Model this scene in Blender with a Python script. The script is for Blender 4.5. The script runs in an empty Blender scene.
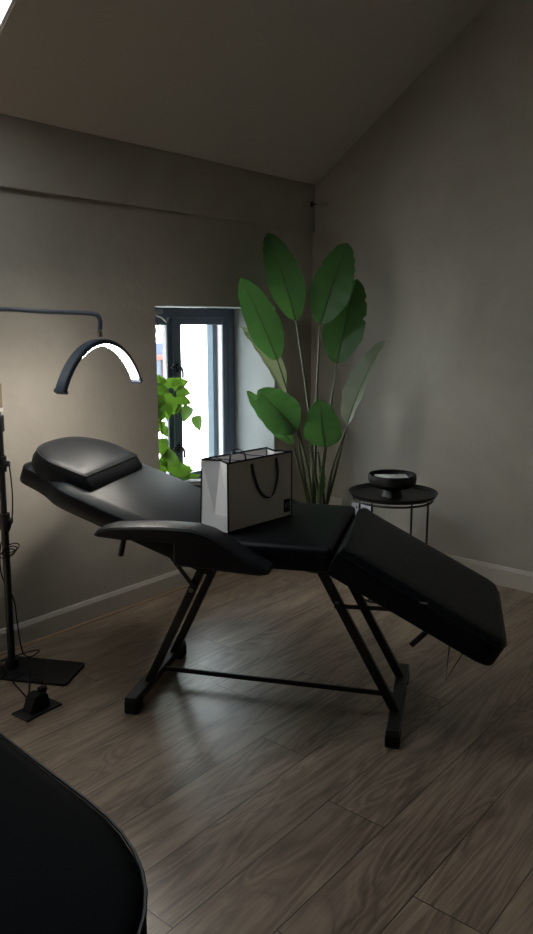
import bpy, bmesh, math, random
from math import radians, sin, cos, pi, atan, atan2, sqrt
from mathutils import Vector, Matrix
random.seed(7)
S = bpy.context.scene
COL = S.collection

# ------------------------------------------------------------------ camera
FPX, CX, CY = 760.0, 266.5, 467.0
PITCH = atan(146 / 760); AZ = radians(39.96)
CAM = Vector((-3.791, -2.795, 1.38))
FW = Vector((cos(AZ) * cos(PITCH), sin(AZ) * cos(PITCH), -sin(PITCH)))
RT = Vector((sin(AZ), -cos(AZ), 0)); UP = RT.cross(FW)
cd = bpy.data.cameras.new('camera'); cam = bpy.data.objects.new('camera', cd); COL.objects.link(cam)
cam.matrix_world = Matrix.Translation(CAM) @ Matrix((RT, UP, -FW)).transposed().to_4x4()
cd.sensor_fit = 'VERTICAL'; cd.sensor_height = 36; cd.lens = FPX / 934 * 36
cd.clip_start = 0.02
S.camera = cam

def at(u, v, D):          # world point seen at picture position u,v at depth D
    return CAM + (FW * FPX + RT * (u - CX) - UP * (v - CY)) / FPX * D

# ------------------------------------------------------------------ world, sun, exposure
S.view_settings.view_transform = 'Standard'; S.view_settings.look = 'None'
S.view_settings.gamma = 1; S.view_settings.exposure = 0.0
w = bpy.data.worlds.new('overcast_sky'); S.world = w; w.use_nodes = True
bg = w.node_tree.nodes['Background']; bg.inputs[0].default_value = (0.86, 0.94, 1.0, 1); bg.inputs[1].default_value = 9.6
sd = bpy.data.lights.new('sun', 'SUN'); sd.energy = 80.0; sd.angle = radians(2); sd.color = (1, .97, .92)
sun = bpy.data.objects.new('sun', sd); COL.objects.link(sun)
sun.rotation_euler = Vector((-0.30, 0.12, -0.95)).to_track_quat('-Z', 'Y').to_euler()
def portal(name, loc, rot, sx, sy):
    l = bpy.data.lights.new(name, 'AREA'); l.shape = 'RECTANGLE'; l.size = sx; l.size_y = sy
    l.cycles.is_portal = True; l.energy = 1
    o = bpy.data.objects.new(name, l); o.location = loc; o.rotation_euler = rot; COL.objects.link(o)
WX0, WX1, WZ0, WZ1 = -1.287, -0.379, 0.40, 1.457     # window opening in the left wall
CEIL0, SLOPE = 2.15, 0.71                              # eaves height and slope of the ceiling
SKX0, SKX1, SKY0, SKY1 = -3.05, -2.205, -0.95, -0.20   # roof window
portal('window_portal', ((WX0 + WX1) / 2, 0.42, (WZ0 + WZ1) / 2), (radians(-90), 0, 0), WX1 - WX0, WZ1 - WZ0)
_my = (SKY0 + SKY1) / 2
portal('skylight_portal', ((SKX0 + SKX1) / 2, _my + .17, CEIL0 - SLOPE * _my + .24), (-atan(SLOPE), 0, 0), SKX1 - SKX0, (SKY1 - SKY0) * 1.22)

# ------------------------------------------------------------------ materials
def mat(name, color, rough=.5, metal=0., spec=.5, noise=0., nscale=20., bump=0., bscale=80., emit=None, estr=0., trans=0., alpha_t=0., coat=0.):
    m = bpy.data.materials.new(name); m.use_nodes = True
    nt = m.node_tree; b = nt.nodes['Principled BSDF']
    b.inputs['Base Color'].default_value = (*color, 1); b.inputs['Roughness'].default_value = rough
    b.inputs['Metallic'].default_value = metal; b.inputs['Specular IOR Level'].default_value = spec
    if coat: b.inputs['Coat Weight'].default_value = coat; b.inputs['Coat Roughness'].default_value = .3
    if trans: b.inputs['Transmission Weight'].default_value = trans
    if emit: b.inputs['Emission Color'].default_value = (*emit, 1); b.inputs['Emission Strength'].default_value = estr
    tc = nt.nodes.new('ShaderNodeTexCoord')
    if noise:
        n = nt.nodes.new('ShaderNodeTexNoise'); n.inputs['Scale'].default_value = nscale; n.inputs['Detail'].default_value = 4
        nt.links.new(tc.outputs['Object'], n.inputs['Vector'])
        mx = nt.nodes.new('ShaderNodeMix'); mx.data_type = 'RGBA'
        mx.inputs['A'].default_value = (*[c * (1 - noise) for c in color], 1)
        mx.inputs['B'].default_value = (*[min(1, c * (1 + noise)) for c in color], 1)
        nt.links.new(n.outputs['Fac'], mx.inputs['Factor']); nt.links.new(mx.outputs['Result'], b.inputs['Base Color'])
    if bump:
        n = nt.nodes.new('ShaderNodeTexNoise'); n.inputs['Scale'].default_value = bscale; n.inputs['Detail'].default_value = 5
        nt.links.new(tc.outputs['Object'], n.inputs['Vector'])
        bp = nt.nodes.new('ShaderNodeBump'); bp.inputs['Strength'].default_value = bump; bp.inputs['Distance'].default_value = .01
        nt.links.new(n.outputs['Fac'], bp.inputs['Height']); nt.links.new(bp.outputs['Normal'], b.inputs['Normal'])
    return m

def limewash(name, c1, c2, rough=.9):
    m = mat(name, c1, rough, spec=.2); nt = m.node_tree; b = nt.nodes['Principled BSDF']
    tc = nt.nodes.new('ShaderNodeTexCoord')
    a = nt.nodes.new('ShaderNodeTexNoise'); a.inputs['Scale'].default_value = 1.6; a.inputs['Detail'].default_value = 7; a.inputs['Roughness'].default_value = .62
    a.inputs['Distortion'].default_value = .6
    nt.links.new(tc.outputs['Object'], a.inputs['Vector'])
    r = nt.nodes.new('ShaderNodeValToRGB'); r.color_ramp.elements[0].position = .32; r.color_ramp.elements[1].position = .7
    r.color_ramp.elements[0].color = (*c1, 1); r.color_ramp.elements[1].color = (*c2, 1)
    nt.links.new(a.outputs['Fac'], r.inputs['Fac']); nt.links.new(r.outputs['Color'], b.inputs['Base Color'])
    n = nt.nodes.new('ShaderNodeTexNoise'); n.inputs['Scale'].default_value = 18; n.inputs['Detail'].default_value = 6
    nt.links.new(tc.outputs['Object'], n.inputs['Vector'])
    bp = nt.nodes.new('ShaderNodeBump'); bp.inputs['Strength'].default_value = .35; bp.inputs['Distance'].default_value = .012
    nt.links.new(n.outputs['Fac'], bp.inputs['Height']); nt.links.new(bp.outputs['Normal'], b.inputs['Normal'])
    return m

def plank_floor():
    m = bpy.data.materials.new('oak_laminate'); m.use_nodes = True; nt = m.node_tree; b = nt.nodes['Principled BSDF']
    N = nt.nodes; Lk = nt.links
    def mth(op, a, bb=None, c=None):
        n = N.new('ShaderNodeMath'); n.operation = op
        for i, x in enumerate((a, bb, c)):
            if x is None: continue
            if isinstance(x, (int, float)): n.inputs[i].default_value = x
            else: Lk.new(x, n.inputs[i])
        return n.outputs[0]
    tc = N.new('ShaderNodeTexCoord'); sp = N.new('ShaderNodeSeparateXYZ'); Lk.new(tc.outputs['Object'], sp.inputs[0])
    X, Y = sp.outputs[0], sp.outputs[1]
    WID, LEN = .188, 1.38
    yr = mth('DIVIDE', mth('ADD', Y, 1.649), WID)
    row = mth('FLOOR', yr); fy = mth('FRACT', yr)
    off = mth('FRACT', mth('MULTIPLY', mth('SINE', mth('MULTIPLY', row, 3.208)), 21.84))
    xr = mth('SUBTRACT', mth('DIVIDE', X, LEN), off)
    colm = mth('FLOOR', xr); fx = mth('FRACT', xr)
    cid = N.new('ShaderNodeCombineXYZ'); Lk.new(row, cid.inputs[0]); Lk.new(colm, cid.inputs[1])
    wn = N.new('ShaderNodeTexWhiteNoise'); wn.noise_dimensions = '2D'; Lk.new(cid.outputs[0], wn.inputs['Vector'])
    rnd = wn.outputs['Value']
    # grain
    cv = N.new('ShaderNodeCombineXYZ')
    Lk.new(mth('ADD', mth('MULTIPLY', X, .9), mth('MULTIPLY', rnd, 37)), cv.inputs[0])
    Lk.new(mth('MULTIPLY', Y, 6.0), cv.inputs[1]); Lk.new(mth('MULTIPLY', rnd, 11), cv.inputs[2])
    g1 = N.new('ShaderNodeTexNoise'); g1.inputs['Scale'].default_value = 1.5; g1.inputs['Detail'].default_value = 3; g1.inputs['Distortion'].default_value = .9
    Lk.new(cv.outputs[0], g1.inputs['Vector'])
    rings = mth('FRACT', mth('MULTIPLY', g1.outputs['Fac'], 9.0))
    rings = mth('ABSOLUTE', mth('SUBTRACT', rings, .5))            # 0..0.5 triangular ring lines
    cv2 = N.new('ShaderNodeCombineXYZ')
    Lk.new(mth('ADD', mth('MULTIPLY', X, 3.0), mth('MULTIPLY', rnd, 19)), cv2.inputs[0]); Lk.new(mth('MULTIPLY', Y, 60.0), cv2.inputs[1])
    g2 = N.new('ShaderNodeTexNoise'); g2.inputs['Scale'].default_value = 2.5; g2.inputs['Detail'].default_value = 5
    Lk.new(cv2.outputs[0], g2.inputs['Vector'])
    cv3 = N.new('ShaderNodeCombineXYZ')
    Lk.new(mth('ADD', mth('MULTIPLY', X, 1.1), mth('MULTIPLY', rnd, 7)), cv3.inputs[0]); Lk.new(mth('MULTIPLY', Y, 5.0), cv3.inputs[1])
    g3 = N.new('ShaderNodeTexNoise'); g3.inputs['Scale'].default_value = 2.2; g3.inputs['Detail'].default_value = 2
    Lk.new(cv3.outputs[0], g3.inputs['Vector'])
    val = mth('ADD', mth('ADD', mth('MULTIPLY', rings, .62), mth('MULTIPLY', g2.outputs['Fac'], .5)), mth('MULTIPLY', g3.outputs['Fac'], .95))
    val = mth('ADD', mth('SUBTRACT', val, .50), mth('MULTIPLY', mth('SUBTRACT', rnd, .5), .12))
    cr = N.new('ShaderNodeValToRGB'); e = cr.color_ramp.elements
    e[0].position = .1; e[0].color = (.118, .079, .054, 1); e[1].position = .85; e[1].color = (.40, .295, .21, 1)
    mid = e.new(.45); mid.color = (.25, .179, .128, 1)
    Lk.new(val, cr.inputs['Fac'])
    # seams
    ey = mth('MULTIPLY', mth('MINIMUM', fy, mth('SUBTRACT', 1.0, fy)), WID)
    ex = mth('MULTIPLY', mth('MINIMUM', fx, mth('SUBTRACT', 1.0, fx)), LEN)
    ed = mth('MINIMUM', ey, ex)
    seam = mth('LESS_THAN', ed, .0016)
    mx = N.new('ShaderNodeMix'); mx.data_type = 'RGBA'; Lk.new(seam, mx.inputs['Factor']); Lk.new(cr.outputs['Color'], mx.inputs['A'])
    mx.inputs['B'].default_value = (.035, .024, .018, 1); Lk.new(mx.outputs['Result'], b.inputs['Base Color'])
    b.inputs['Specular IOR Level'].default_value = .9
    Lk.new(mth('ADD', mth('MULTIPLY', g2.outputs['Fac'], .15), .26), b.inputs['Roughness'])
    h = mth('ADD', mth('MULTIPLY', mth('MINIMUM', ed, .003), 300), mth('MULTIPLY', g2.outputs['Fac'], .25))
    bp = N.new('ShaderNodeBump'); bp.inputs['Strength'].default_value = .25; bp.inputs['Distance'].default_value = .001
    Lk.new(h, bp.inputs['Height']); Lk.new(bp.outputs['Normal'], b.inputs['Normal'])
    return m

def leaf_mat(name, col, vein, trans):
    m = bpy.data.materials.new(name); m.use_nodes = True; nt = m.node_tree; N = nt.nodes; Lk = nt.links
    b = N['Principled BSDF']; b.inputs['Roughness'].default_value = .42
    uv = N.new('ShaderNodeUVMap'); sp = N.new('ShaderNodeSeparateXYZ'); Lk.new(uv.outputs[0], sp.inputs[0])
    wv = N.new('ShaderNodeMath'); wv.operation = 'SINE'
    ml = N.new('ShaderNodeMath'); ml.operation = 'MULTIPLY'; ml.inputs[1].default_value = 260; Lk.new(sp.outputs[1], ml.inputs[0]); Lk.new(ml.outputs[0], wv.inputs[0])
    mm = N.new('ShaderNodeMapRange'); mm.inputs['From Min'].default_value = -1; mm.inputs['From Max'].default_value = 1; mm.inputs['To Max'].default_value = .35
    Lk.new(wv.outputs[0], mm.inputs['Value'])
    mx = N.new('ShaderNodeMix'); mx.data_type = 'RGBA'; mx.inputs['A'].default_value = (*col, 1); mx.inputs['B'].default_value = (*vein, 1)
    Lk.new(mm.outputs[0], mx.inputs['Factor']); Lk.new(mx.outputs['Result'], b.inputs['Base Color'])
    t = N.new('ShaderNodeBsdfTranslucent'); t.inputs['Color'].default_value = (min(1, col[0] * 2.4), min(1, col[1] * 2.2), col[2] * 1.5, 1)
    ms = N.new('ShaderNodeMixShader'); ms.inputs[0].default_value = trans
    Lk.new(b.outputs[0], ms.inputs[1]); Lk.new(t.outputs[0], ms.inputs[2]); Lk.new(ms.outputs[0], N['Material Output'].inputs['Surface'])
    return m

def glass_mat():
    m = bpy.data.materials.new('window_glass'); m.use_nodes = True; nt = m.node_tree; N = nt.nodes
    N.remove(N['Principled BSDF'])
    t = N.new('ShaderNodeBsdfTransparent'); t.inputs[0].default_value = (.96, .98, .98, 1)
    g = N.new('ShaderNodeBsdfGlossy'); g.inputs['Roughness'].default_value = .02
    ms = N.new('ShaderNodeMixShader'); ms.inputs[0].default_value = .05
    nt.links.new(t.outputs[0], ms.inputs[1]); nt.links.new(g.outputs[0], ms.inputs[2]); nt.links.new(ms.outputs[0], N['Material Output'].inputs['Surface'])
    return m

M = {
 'wall': limewash('limewash_beige', (.35, .32, .275), (.43, .395, .345)),
 'reveal': limewash('pale_reveal_paint', (.26, .275, .27), (.31, .325, .32)),
 'ceil': mat('ceiling_paint', (.52, .49, .45), .92, spec=.2, bump=.1, bscale=30),
 'floor': plank_floor(),
 'skirt': mat('skirting_paint', (.44, .40, .345), .5),
 'quad': mat('oak_beading', (.30, .20, .13), .5, noise=.2, nscale=30),
 'frame': mat('anthracite_frame', (.10, .13, .18), .38, spec=.5),
 'glass': glass_mat(),
 'leather': mat('black_leatherette', (.008, .009, .011), .44, spec=.20, bump=.12, bscale=260),
 'leather_shade': mat('black_leatherette_shade', (.005, .006, .008), .45, spec=.14, bump=.1, bscale=260),  # same leatherette toned down, shade on seat and leg rest painted in
 'leather_matt': mat('black_leatherette_matt', (.0025, .003, .004), .6, spec=.02),  # near-black, almost no sheen, for the second bed
 'piping': mat('black_piping', (.012, .012, .013), .45, spec=.3),
 'metal': mat('black_powder_coat', (.006, .006, .007), .42, spec=.4),
 'rubber': mat('black_rubber', (.004, .004, .004), .7, spec=.2),
 'steel': mat('zinc_bolt', (.25, .25, .25), .35, metal=1),
 'chrome': mat('chrome', (.7, .7, .7), .15, metal=1),
 'lamp': mat('lamp_charcoal_blue', (.035, .045, .065), .45),
 'led': mat('led_strip', (1, 1, 1), .5, emit=(1, .94, .84), estr=108),
 'ribbonwhite': mat('pale_lamp_ring', (.5, .48, .45), .4),
 'tan': mat('tan_tape', (.17, .125, .085), .7),
 'paper': mat('white_card', (.78, .78, .80), .55, noise=.03, nscale=6),
 'papershade': mat('white_card_shaded', (.66, .64, .60), .55),  # same white paper, front panel's shade put into the colour
 'navy': mat('navy_edge', (.006, .007, .014), .8, spec=.1),
 'navyrib': mat('navy_ribbon', (.012, .018, .045), .6),
 'logo': mat('pale_print', (.16, .19, .21), .5),
 'leaf': leaf_mat('leaf_green', (.038, .108, .034), (.06, .145, .048), .36),
 'leafback': leaf_mat('leaf_underside', (.17, .21, .15), (.24, .29, .21), .22),
 'ivy': leaf_mat('pothos_green', (.055, .125, .016), (.08, .16, .03), .32),
 'stem': mat('stem_olive', (.06, .075, .028), .5, noise=.25, nscale=25),
 'soil': mat('soil', (.02, .014, .01), .95, bump=.6),
 'pot': mat('black_pot', (.012, .012, .013), .55),
 'ceramic': mat('pale_ceramic', (.5, .48, .45), .4),
 'towel': mat('white_paper_towel', (.72, .73, .71), .9, bump=.2, bscale=60),
 'bowl': mat('black_bowl', (.006, .007, .008), .45),
 'socket': mat('white_plastic', (.85, .87, .92), .35),
 'slot': mat('socket_slot', (.01, .01, .012), .6),
 'ext_wall': mat('white_render', (.85, .85, .83), .9, bump=.2, bscale=8),
 'ext_grey': mat('blue_grey_render', (.085, .115, .14), .9, bump=.2, bscale=12),
 'ext_blue': mat('blue_paint', (.035, .048, .085), .8),
 'ext_red': mat('red_window_paint', (.13, .032, .022), .6),
 'ext_pane': mat('pale_pane', (.06, .075, .1), .5),
 'street': mat('street_concrete', (.16, .16, .16), .9, noise=.1, nscale=2),
 'lantern': mat('grey_lantern', (.10, .115, .13), .6),
 'roof': mat('roof_slate', (.1, .1, .11), .9),
}

# ------------------------------------------------------------------ mesh helpers
def finish(name, bm, m, parent=None, smooth=False, angle=40):
    bmesh.ops.recalc_face_normals(bm, faces=bm.faces)
    me = bpy.data.meshes.new(name); bm.to_mesh(me); bm.free()
    o = bpy.data.objects.new(name, me); COL.objects.link(o)
    if m: me.materials.append(M[m] if isinstance(m, str) else m)
    if smooth:
        for p in me.polygons: p.use_smooth = True
        try: me.set_sharp_from_angle(angle=radians(angle))
        except Exception: pass
    if parent: o.parent = parent
    return o
def empty(name, loc=(0, 0, 0), rz=0):
    o = bpy.data.objects.new(name, None); o.empty_display_size = .1; COL.objects.link(o)
    o.location = loc; o.rotation_euler = (0, 0, rz); return o
def tag(o, label, cat, group=None):
    o['label'] = label; o['category'] = cat
    if group: o['group'] = group
    return o
def struct(o): o['kind'] = 'structure'; return o
def box(bm, x0, x1, y0, y1, z0, z1, mtx=None, bev=0):
    r = bmesh.ops.create_cube(bm, size=1)
    vs = r['verts']
    for v in vs:
        v.co = Vector((x0 + (v.co.x + .5) * (x1 - x0), y0 + (v.co.y + .5) * (y1 - y0), z0 + (v.co.z + .5) * (z1 - z0)))
    if bev:
        es = list({e for v in vs for e in v.link_edges})
        rr = bmesh.ops.bevel(bm, geom=es, offset=bev, segments=2, affect='EDGES', profile=.5)
        vs = list({v for f in rr['faces'] for v in f.verts} | {v for v in vs if v.is_valid})
    if mtx:
        for v in vs: v.co = mtx @ v.co
    return vs
def tube(bm, pts, r, n=10, flat=None, cap=True, closed=False):
    """sweep a circle (or flat ribbon: flat=(w,t,side vector)) along points"""
    pts = [Vector(p) for p in pts]; rings = []
    rs = r if isinstance(r, (list, tuple)) else [r] * len(pts)
    up = None
    for i, p in enumerate(pts):
        a = pts[i - 1] if i > 0 else (pts[-1] if closed else p); c = pts[i + 1] if i < len(pts) - 1 else (pts[0] if closed else p)
        d = (c - a).normalized()
        if flat:
            side = Vector(flat[2]).normalized(); nn = d.cross(side).normalized()
            hw, ht = flat[0] / 2, flat[1] / 2
            q = [p + side * sx * hw + nn * sy * ht for sx, sy in ((-1, -1), (1, -1), (1, 1), (-1, 1))]
        else:
            if up is None: up = Vector((0, 0, 1)) if abs(d.z) < .9 else Vector((1, 0, 0))
            x = d.cross(up).normalized(); y = x.cross(d).normalized(); up = y
            q = [p + (x * cos(2 * pi * k / n) + y * sin(2 * pi * k / n)) * rs[i] for k in range(n)]
        rings.append([bm.verts.new(v) for v in q])
    m = len(rings[0]); R = range(len(rings) if closed else len(rings) - 1)
    for i in R:
        A, B = rings[i], rings[(i + 1) % len(rings)]
        for k in range(m): bm.faces.new((A[k], A[(k + 1) % m], B[(k + 1) % m], B[k]))
    if cap and not closed: bm.faces.new(rings[0]); bm.faces.new(rings[-1][::-1])
def smoothpts(P, n=8):
    P = [Vector(p) for p in P]; out = []
    for i in range(len(P) - 1):
        a = P[max(i - 1, 0)]; b = P[i]; c = P[i + 1]; d = P[min(i + 2, len(P) - 1)]
        for k in range(n):
            t = k / n
            out.append(.5 * ((2 * b) + (c - a) * t + (2 * a - 5 * b + 4 * c - d) * t * t + (3 * b - 3 * c + d - a) * t ** 3))
    out.append(P[-1]); return out
def lathe(bm, prof, c=(0, 0, 0), n=40):
    rings = []
    for r, z in prof:
        if r < 1e-5: rings.append([bm.verts.new((c[0], c[1], c[2] + z))])
        else: rings.append([bm.verts.new((c[0] + r * cos(2 * pi * k / n), c[1] + r * sin(2 * pi * k / n), c[2] + z)) for k in range(n)])
    for A, B in zip(rings, rings[1:]):
        for k in range(n):
            a = [A[k % len(A)], A[(k + 1) % len(A)]] if len(A) > 1 else [A[0]]
            b = [B[(k + 1) % len(B)], B[k % len(B)]] if len(B) > 1 else [B[0]]
            if len(a) + len(b) > 2: bm.faces.new(a + b)
def roundpoly(pts, rad, n=6):
    """round the corners of a closed 2D polygon"""
    out = []; N = len(pts)
    for i in range(N):
        p = Vector(pts[i]); a = Vector(pts[i - 1]); b = Vector(pts[(i + 1) % N])
        r = rad[i] if isinstance(rad, (list, tuple)) else rad
        da = (a - p); db = (b - p); ra = min(r, da.length * .49); rb = min(r, db.length * .49)
        A = p + da.normalized() * ra; B = p + db.normalized() * rb
        if r <= 1e-6: out.append(p); continue
        for k in range(n + 1):
            t = k / n; out.append((1 - t) ** 2 * A + 2 * t * (1 - t) * p + t * t * B)
    return out
def inset(poly, d):
    N = len(poly); ar = sum(poly[i].x * poly[(i + 1) % N].y - poly[(i + 1) % N].x * poly[i].y for i in range(N)); sg = 1 if ar > 0 else -1
    out = []
    for i in range(N):
        t1 = (poly[i] - poly[i - 1]); t2 = (poly[(i + 1) % N] - poly[i])
        if t1.length < 1e-7: t1 = t2
        if t2.length < 1e-7: t2 = t1
        n1 = Vector((-t1.y, t1.x)).normalized(); n2 = Vector((-t2.y, t2.x)).normalized()
        n = (n1 + n2).normalized(); k = 1 / max(.5, n.dot(n1))
        out.append(poly[i] + n * sg * d * k)
    return out
def slab(bm, poly, profile, fn, crown=0.0):
    """stack of inset rings: profile = [(inset, z)...] from bottom to top; fn maps (x,y,z)->Vector"""
    rings = []
    for ins, z in profile:
        q = inset(poly, ins) if ins else poly
        rings.append([bm.verts.new(fn(p.x, p.y, z)) for p in q])
    if crown:
        cx_ = sum(p.x for p in poly) / len(poly); cy_ = sum(p.y for p in poly) / len(poly); c = Vector((cx_, cy_))
        ins, z = profile[-1]; q = inset(poly, ins)
        for f in (.8, .55, .25):
            rings.append([bm.verts.new(fn(*(c + (p - c) * f), z + crown * (1 - f * f))) for p in q])
    m = len(poly)
    for A, B in zip(rings, rings[1:]):
        for k in range(m): bm.faces.new((A[k], A[(k + 1) % m], B[(k + 1) % m], B[k]))
    bm.faces.new(rings[0][::-1]); bm.faces.new(rings[-1])
def rod(bm, a, b, w, h, up=(0, 0, 1), bev=0):
    """rectangular bar from a to b, w across, h along up"""
    a, b = Vector(a), Vector(b); d = (b - a); L = d.length; d.normalize()
    u = Vector(up); s = d.cross(u).normalized(); u = s.cross(d).normalized()
    mt = Matrix((d, s, u)).transposed().to_4x4(); mt.translation = a
    box(bm, 0, L, -w / 2, w / 2, -h / 2, h / 2, mt, bev)

# ------------------------------------------------------------------ room shell
RX0, RY0 = -5.2, -4.6                                  # far corner of the room behind the camera
RIDGE = -2.9
bm = bmesh.new(); box(bm, RX0, 0, RY0, 0, -.12, 0); struct(finish('floor', bm, 'floor'))
# window wall with its opening
bm = bmesh.new(); T = .46
box(bm, RX0, WX0, 0, T, 0, CEIL0); box(bm, WX1, .2, 0, T, 0, CEIL0)
box(bm, WX0, WX1, 0, T, 0, WZ0); box(bm, WX0, WX1, 0, T, WZ1, CEIL0)
struct(finish('wall_left', bm, 'wall'))
# the upper band of the window wall stands slightly proud, its lower edge a thin lip
bm = bmesh.new(); box(bm, RX0, -.0305, -.016, -.0005, 1.893, CEIL0 + .01, bev=.004); struct(finish('trim_1', bm, 'wall'))
# painted reveal lining
bm = bmesh.new(); e = .004
box(bm, WX1 - e, WX1 + .0005, .002, .302, WZ0, WZ1); box(bm, WX0 - .0005, WX0 + e, .002, .302, WZ0, WZ1)
box(bm, WX0 + e, WX1 - e, .002, .302, WZ1 - e, WZ1 + .0005)
struct(finish('trim_2', bm, 'reveal'))
bm = bmesh.new(); box(bm, WX0 + e, WX1 - e, -.015, .302, WZ0, WZ0 + .02, bev=.004); struct(finish('trim_3', bm, 'reveal'))
# outer leaf, blue grey render
bm = bmesh.new(); o1 = T + .001
box(bm, RX0, WX0 - .02, o1, o1 + .09, -.5, 2.6); box(bm, WX1 - .035, .6, o1, o1 + .05, -.5, 2.6)
box(bm, WX0 - .02, WX1 - .035, o1, o1 + .09, -.5, WZ0 - .03); box(bm, WX0 - .02, WX1 - .035, o1, o1 + .06, WZ1 + .02, 2.6)
struct(finish('wall_outside', bm, 'ext_grey'))
# gable wall
def zc(y): return CEIL0 - SLOPE * y if y > RIDGE else CEIL0 - SLOPE * RIDGE + SLOPE * (y - RIDGE)
def gable(x0, x1, name):
    bm = bmesh.new()
    P = [(RY0, 0), (0.2, 0), (.2, zc(0) + .1), (0, zc(0) + .1), (RIDGE, zc(RIDGE) + .1), (RY0, zc(RY0) + .1)]
    A = [bm.verts.new((x0, y, z)) for y, z in P]; B = [bm.verts.new((x1, y, z)) for y, z in P]
    bm.faces.new(A); bm.faces.new(B[::-1])
    for k in range(6): bm.faces.new((A[k], B[k], B[(k + 1) % 6], A[(k + 1) % 6]))
    return struct(finish(name, bm, 'wall'))
gable(-.03, .2, 'wall_right'); gable(RX0 - .2, RX0, 'wall_back')
bm = bmesh.new(); box(bm, RX0 - .2, .2, RY0 - .2, RY0, 0, zc(RY0) + .1); struct(finish('wall_front', bm, 'wall'))
# sloping ceilings, with the roof window opening
bm = bmesh.new(); TH = .24
nrm = Vector((0, SLOPE, 1)).normalized()
def slope_piece(x0, x1, ya, yb):
    vs = []
    for x in (x0, x1):
        for y in (ya, yb):
            p = Vector((x, y, CEIL0 - SLOPE * y)); vs.append((bm.verts.new(p), bm.verts.new(p + nrm * TH)))
    a, b, c, d = vs
    for q in ((a[0], b[0], d[0], c[0]), (a[1], c[1], d[1], b[1]), (a[0], a[1], b[1], b[0]), (c[0], d[0], d[1], c[1]), (a[0], c[0], c[1], a[1]), (b[0], b[1], d[1], d[0])):
        bm.faces.new(q)
slope_piece(RX0, SKX0, RIDGE - .1, .45); slope_piece(SKX1, .2, RIDGE - .1, .45)
slope_piece(SKX0, SKX1, SKY1, .45); slope_piece(SKX0, SKX1, RIDGE - .1, SKY0)
struct(finish('ceiling', bm, 'ceil'))
bm = bmesh.new()
P = [(RIDGE + .02, zc(RIDGE)), (RY0 - .2, zc(RY0 - .2)), (RY0 - .2, zc(RY0 - .2) + .2), (RIDGE + .02, zc(RIDGE) + .35)]
A = [bm.verts.new((RX0 - .2, y, z)) for y, z in P]; B = [bm.verts.new((.2, y, z)) for y, z in P]
bm.faces.new(A); bm.faces.new(B[::-1])
for k in range(4): bm.faces.new((A[k], B[k], B[(k + 1) % 4], A[(k + 1) % 4]))
struct(finish('ceiling_rear', bm, 'ceil'))
# roof window: white lining and glass
sl = Vector((0, -1, SLOPE)).normalized()
def skp(x, y, h): return Vector((x, y, CEIL0 - SLOPE * y)) + nrm * h
win2 = struct(empty('window_2', skp((SKX0 + SKX1) / 2, (SKY0 + SKY1) / 2, 0)))
bm = bmesh.new()
def skbox(x0, x1, ya, yb, h0, h1):
    q = [[bm.verts.new(skp(x, y, h)) for x, y in ((x0, ya), (x1, ya), (x1, yb), (x0, yb))] for h in (h0, h1)]
    bm.faces.new(q[0]); bm.faces.new(q[1][::-1])
    for k in range(4): bm.faces.new((q[0][k], q[0][(k + 1) % 4], q[1][(k + 1) % 4], q[1][k]))
t_ = .012
skbox(SKX1 - t_, SKX1 - .001, SKY0, SKY1, .002, TH); skbox(SKX0 + .001, SKX0 + t_, SKY0, SKY1, .002, TH)
skbox(SKX0 + t_, SKX1 - t_, SKY1 - t_, SKY1, .002, TH); skbox(SKX0 + t_, SKX1 - t_, SKY0, SKY0 + t_, .002, TH)
def toparent(o, par):
    o.parent = par; o.matrix_parent_inverse = (Matrix.Translation(par.location) @ par.rotation_euler.to_matrix().to_4x4()).inverted(); return o
toparent(finish('window_frame', bm, mat('white_lining', (.8, .8, .79), .5)), win2)
bm = bmesh.new(); skbox(SKX0 + t_, SKX1 - t_, SKY0 + t_, SKY1 - t_, TH - .02, TH - .014); toparent(finish('pane', bm, 'glass'), win2)
# skirting boards
def skirting(name, p, q, inward, h=.105):
    bm = bmesh.new(); p, q, n = Vector(p), Vector(q), Vector(inward)
    prof = [(0, 0), (.016, 0), (.016, h - .018), (.012, h - .010), (.008, h - .002), (.004, h), (0, h)]
    A = [bm.verts.new(p + n * a + Vector((0, 0, b))) for a, b in prof]; B = [bm.verts.new(q + n * a + Vector((0, 0, b))) for a, b in prof]
    bm.faces.new(A); bm.faces.new(B[::-1])
    for k in range(len(prof)): bm.faces.new((A[k], A[(k + 1) % 7], B[(k + 1) % 7], B[k]))
    return struct(finish(name, bm, 'skirt'))
skirting('baseboard_left', (RX0, -.0003, 0), (-.047, -.0003, 0), (0, -1, 0)); skirting('baseboard_right', (-.0303, RY0, 0), (-.0303, -.0003, 0), (-1, 0, 0))
bm = bmesh.new(); tube(bm, [(RX0, -.0165, .0), (-.047, -.0165, .0)], .011, 12); struct(finish('trim_4', bm, 'quad'))

# ------------------------------------------------------------------ window
win = struct(empty('window_1', ((WX0 + WX1) / 2, .31, WZ0 + .02)))
X0, X1, Z0, Z1 = WX0 + .002, WX1 - .002, WZ0 + .021, WZ1 - .004
def ringframe(x0, x1, z0, z1, wd, y0, y1, name, m='frame', par=win):
    bm = bmesh.new()
    box(bm, x0, x0 + wd, y0, y1, z0, z1, bev=.003); box(bm, x1 - wd, x1, y0, y1, z0, z1, bev=.003)
    box(bm, x0 + wd, x1 - wd, y0, y1, z1 - wd, z1, bev=.003); box(bm, x0 + wd, x1 - wd, y0, y1, z0, z0 + wd, bev=.003)
    return toparent(finish(name, bm, m), par)
ringframe(X0, X1, Z0, Z1, .056, .31, .375, 'window_frame')
MX = -.865
bm = bmesh.new(); box(bm, MX - .022, MX + .018, .305, .375, Z0 + .04, Z1 - .04, bev=.003); toparent(finish('mullion', bm, 'frame'), win)
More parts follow.
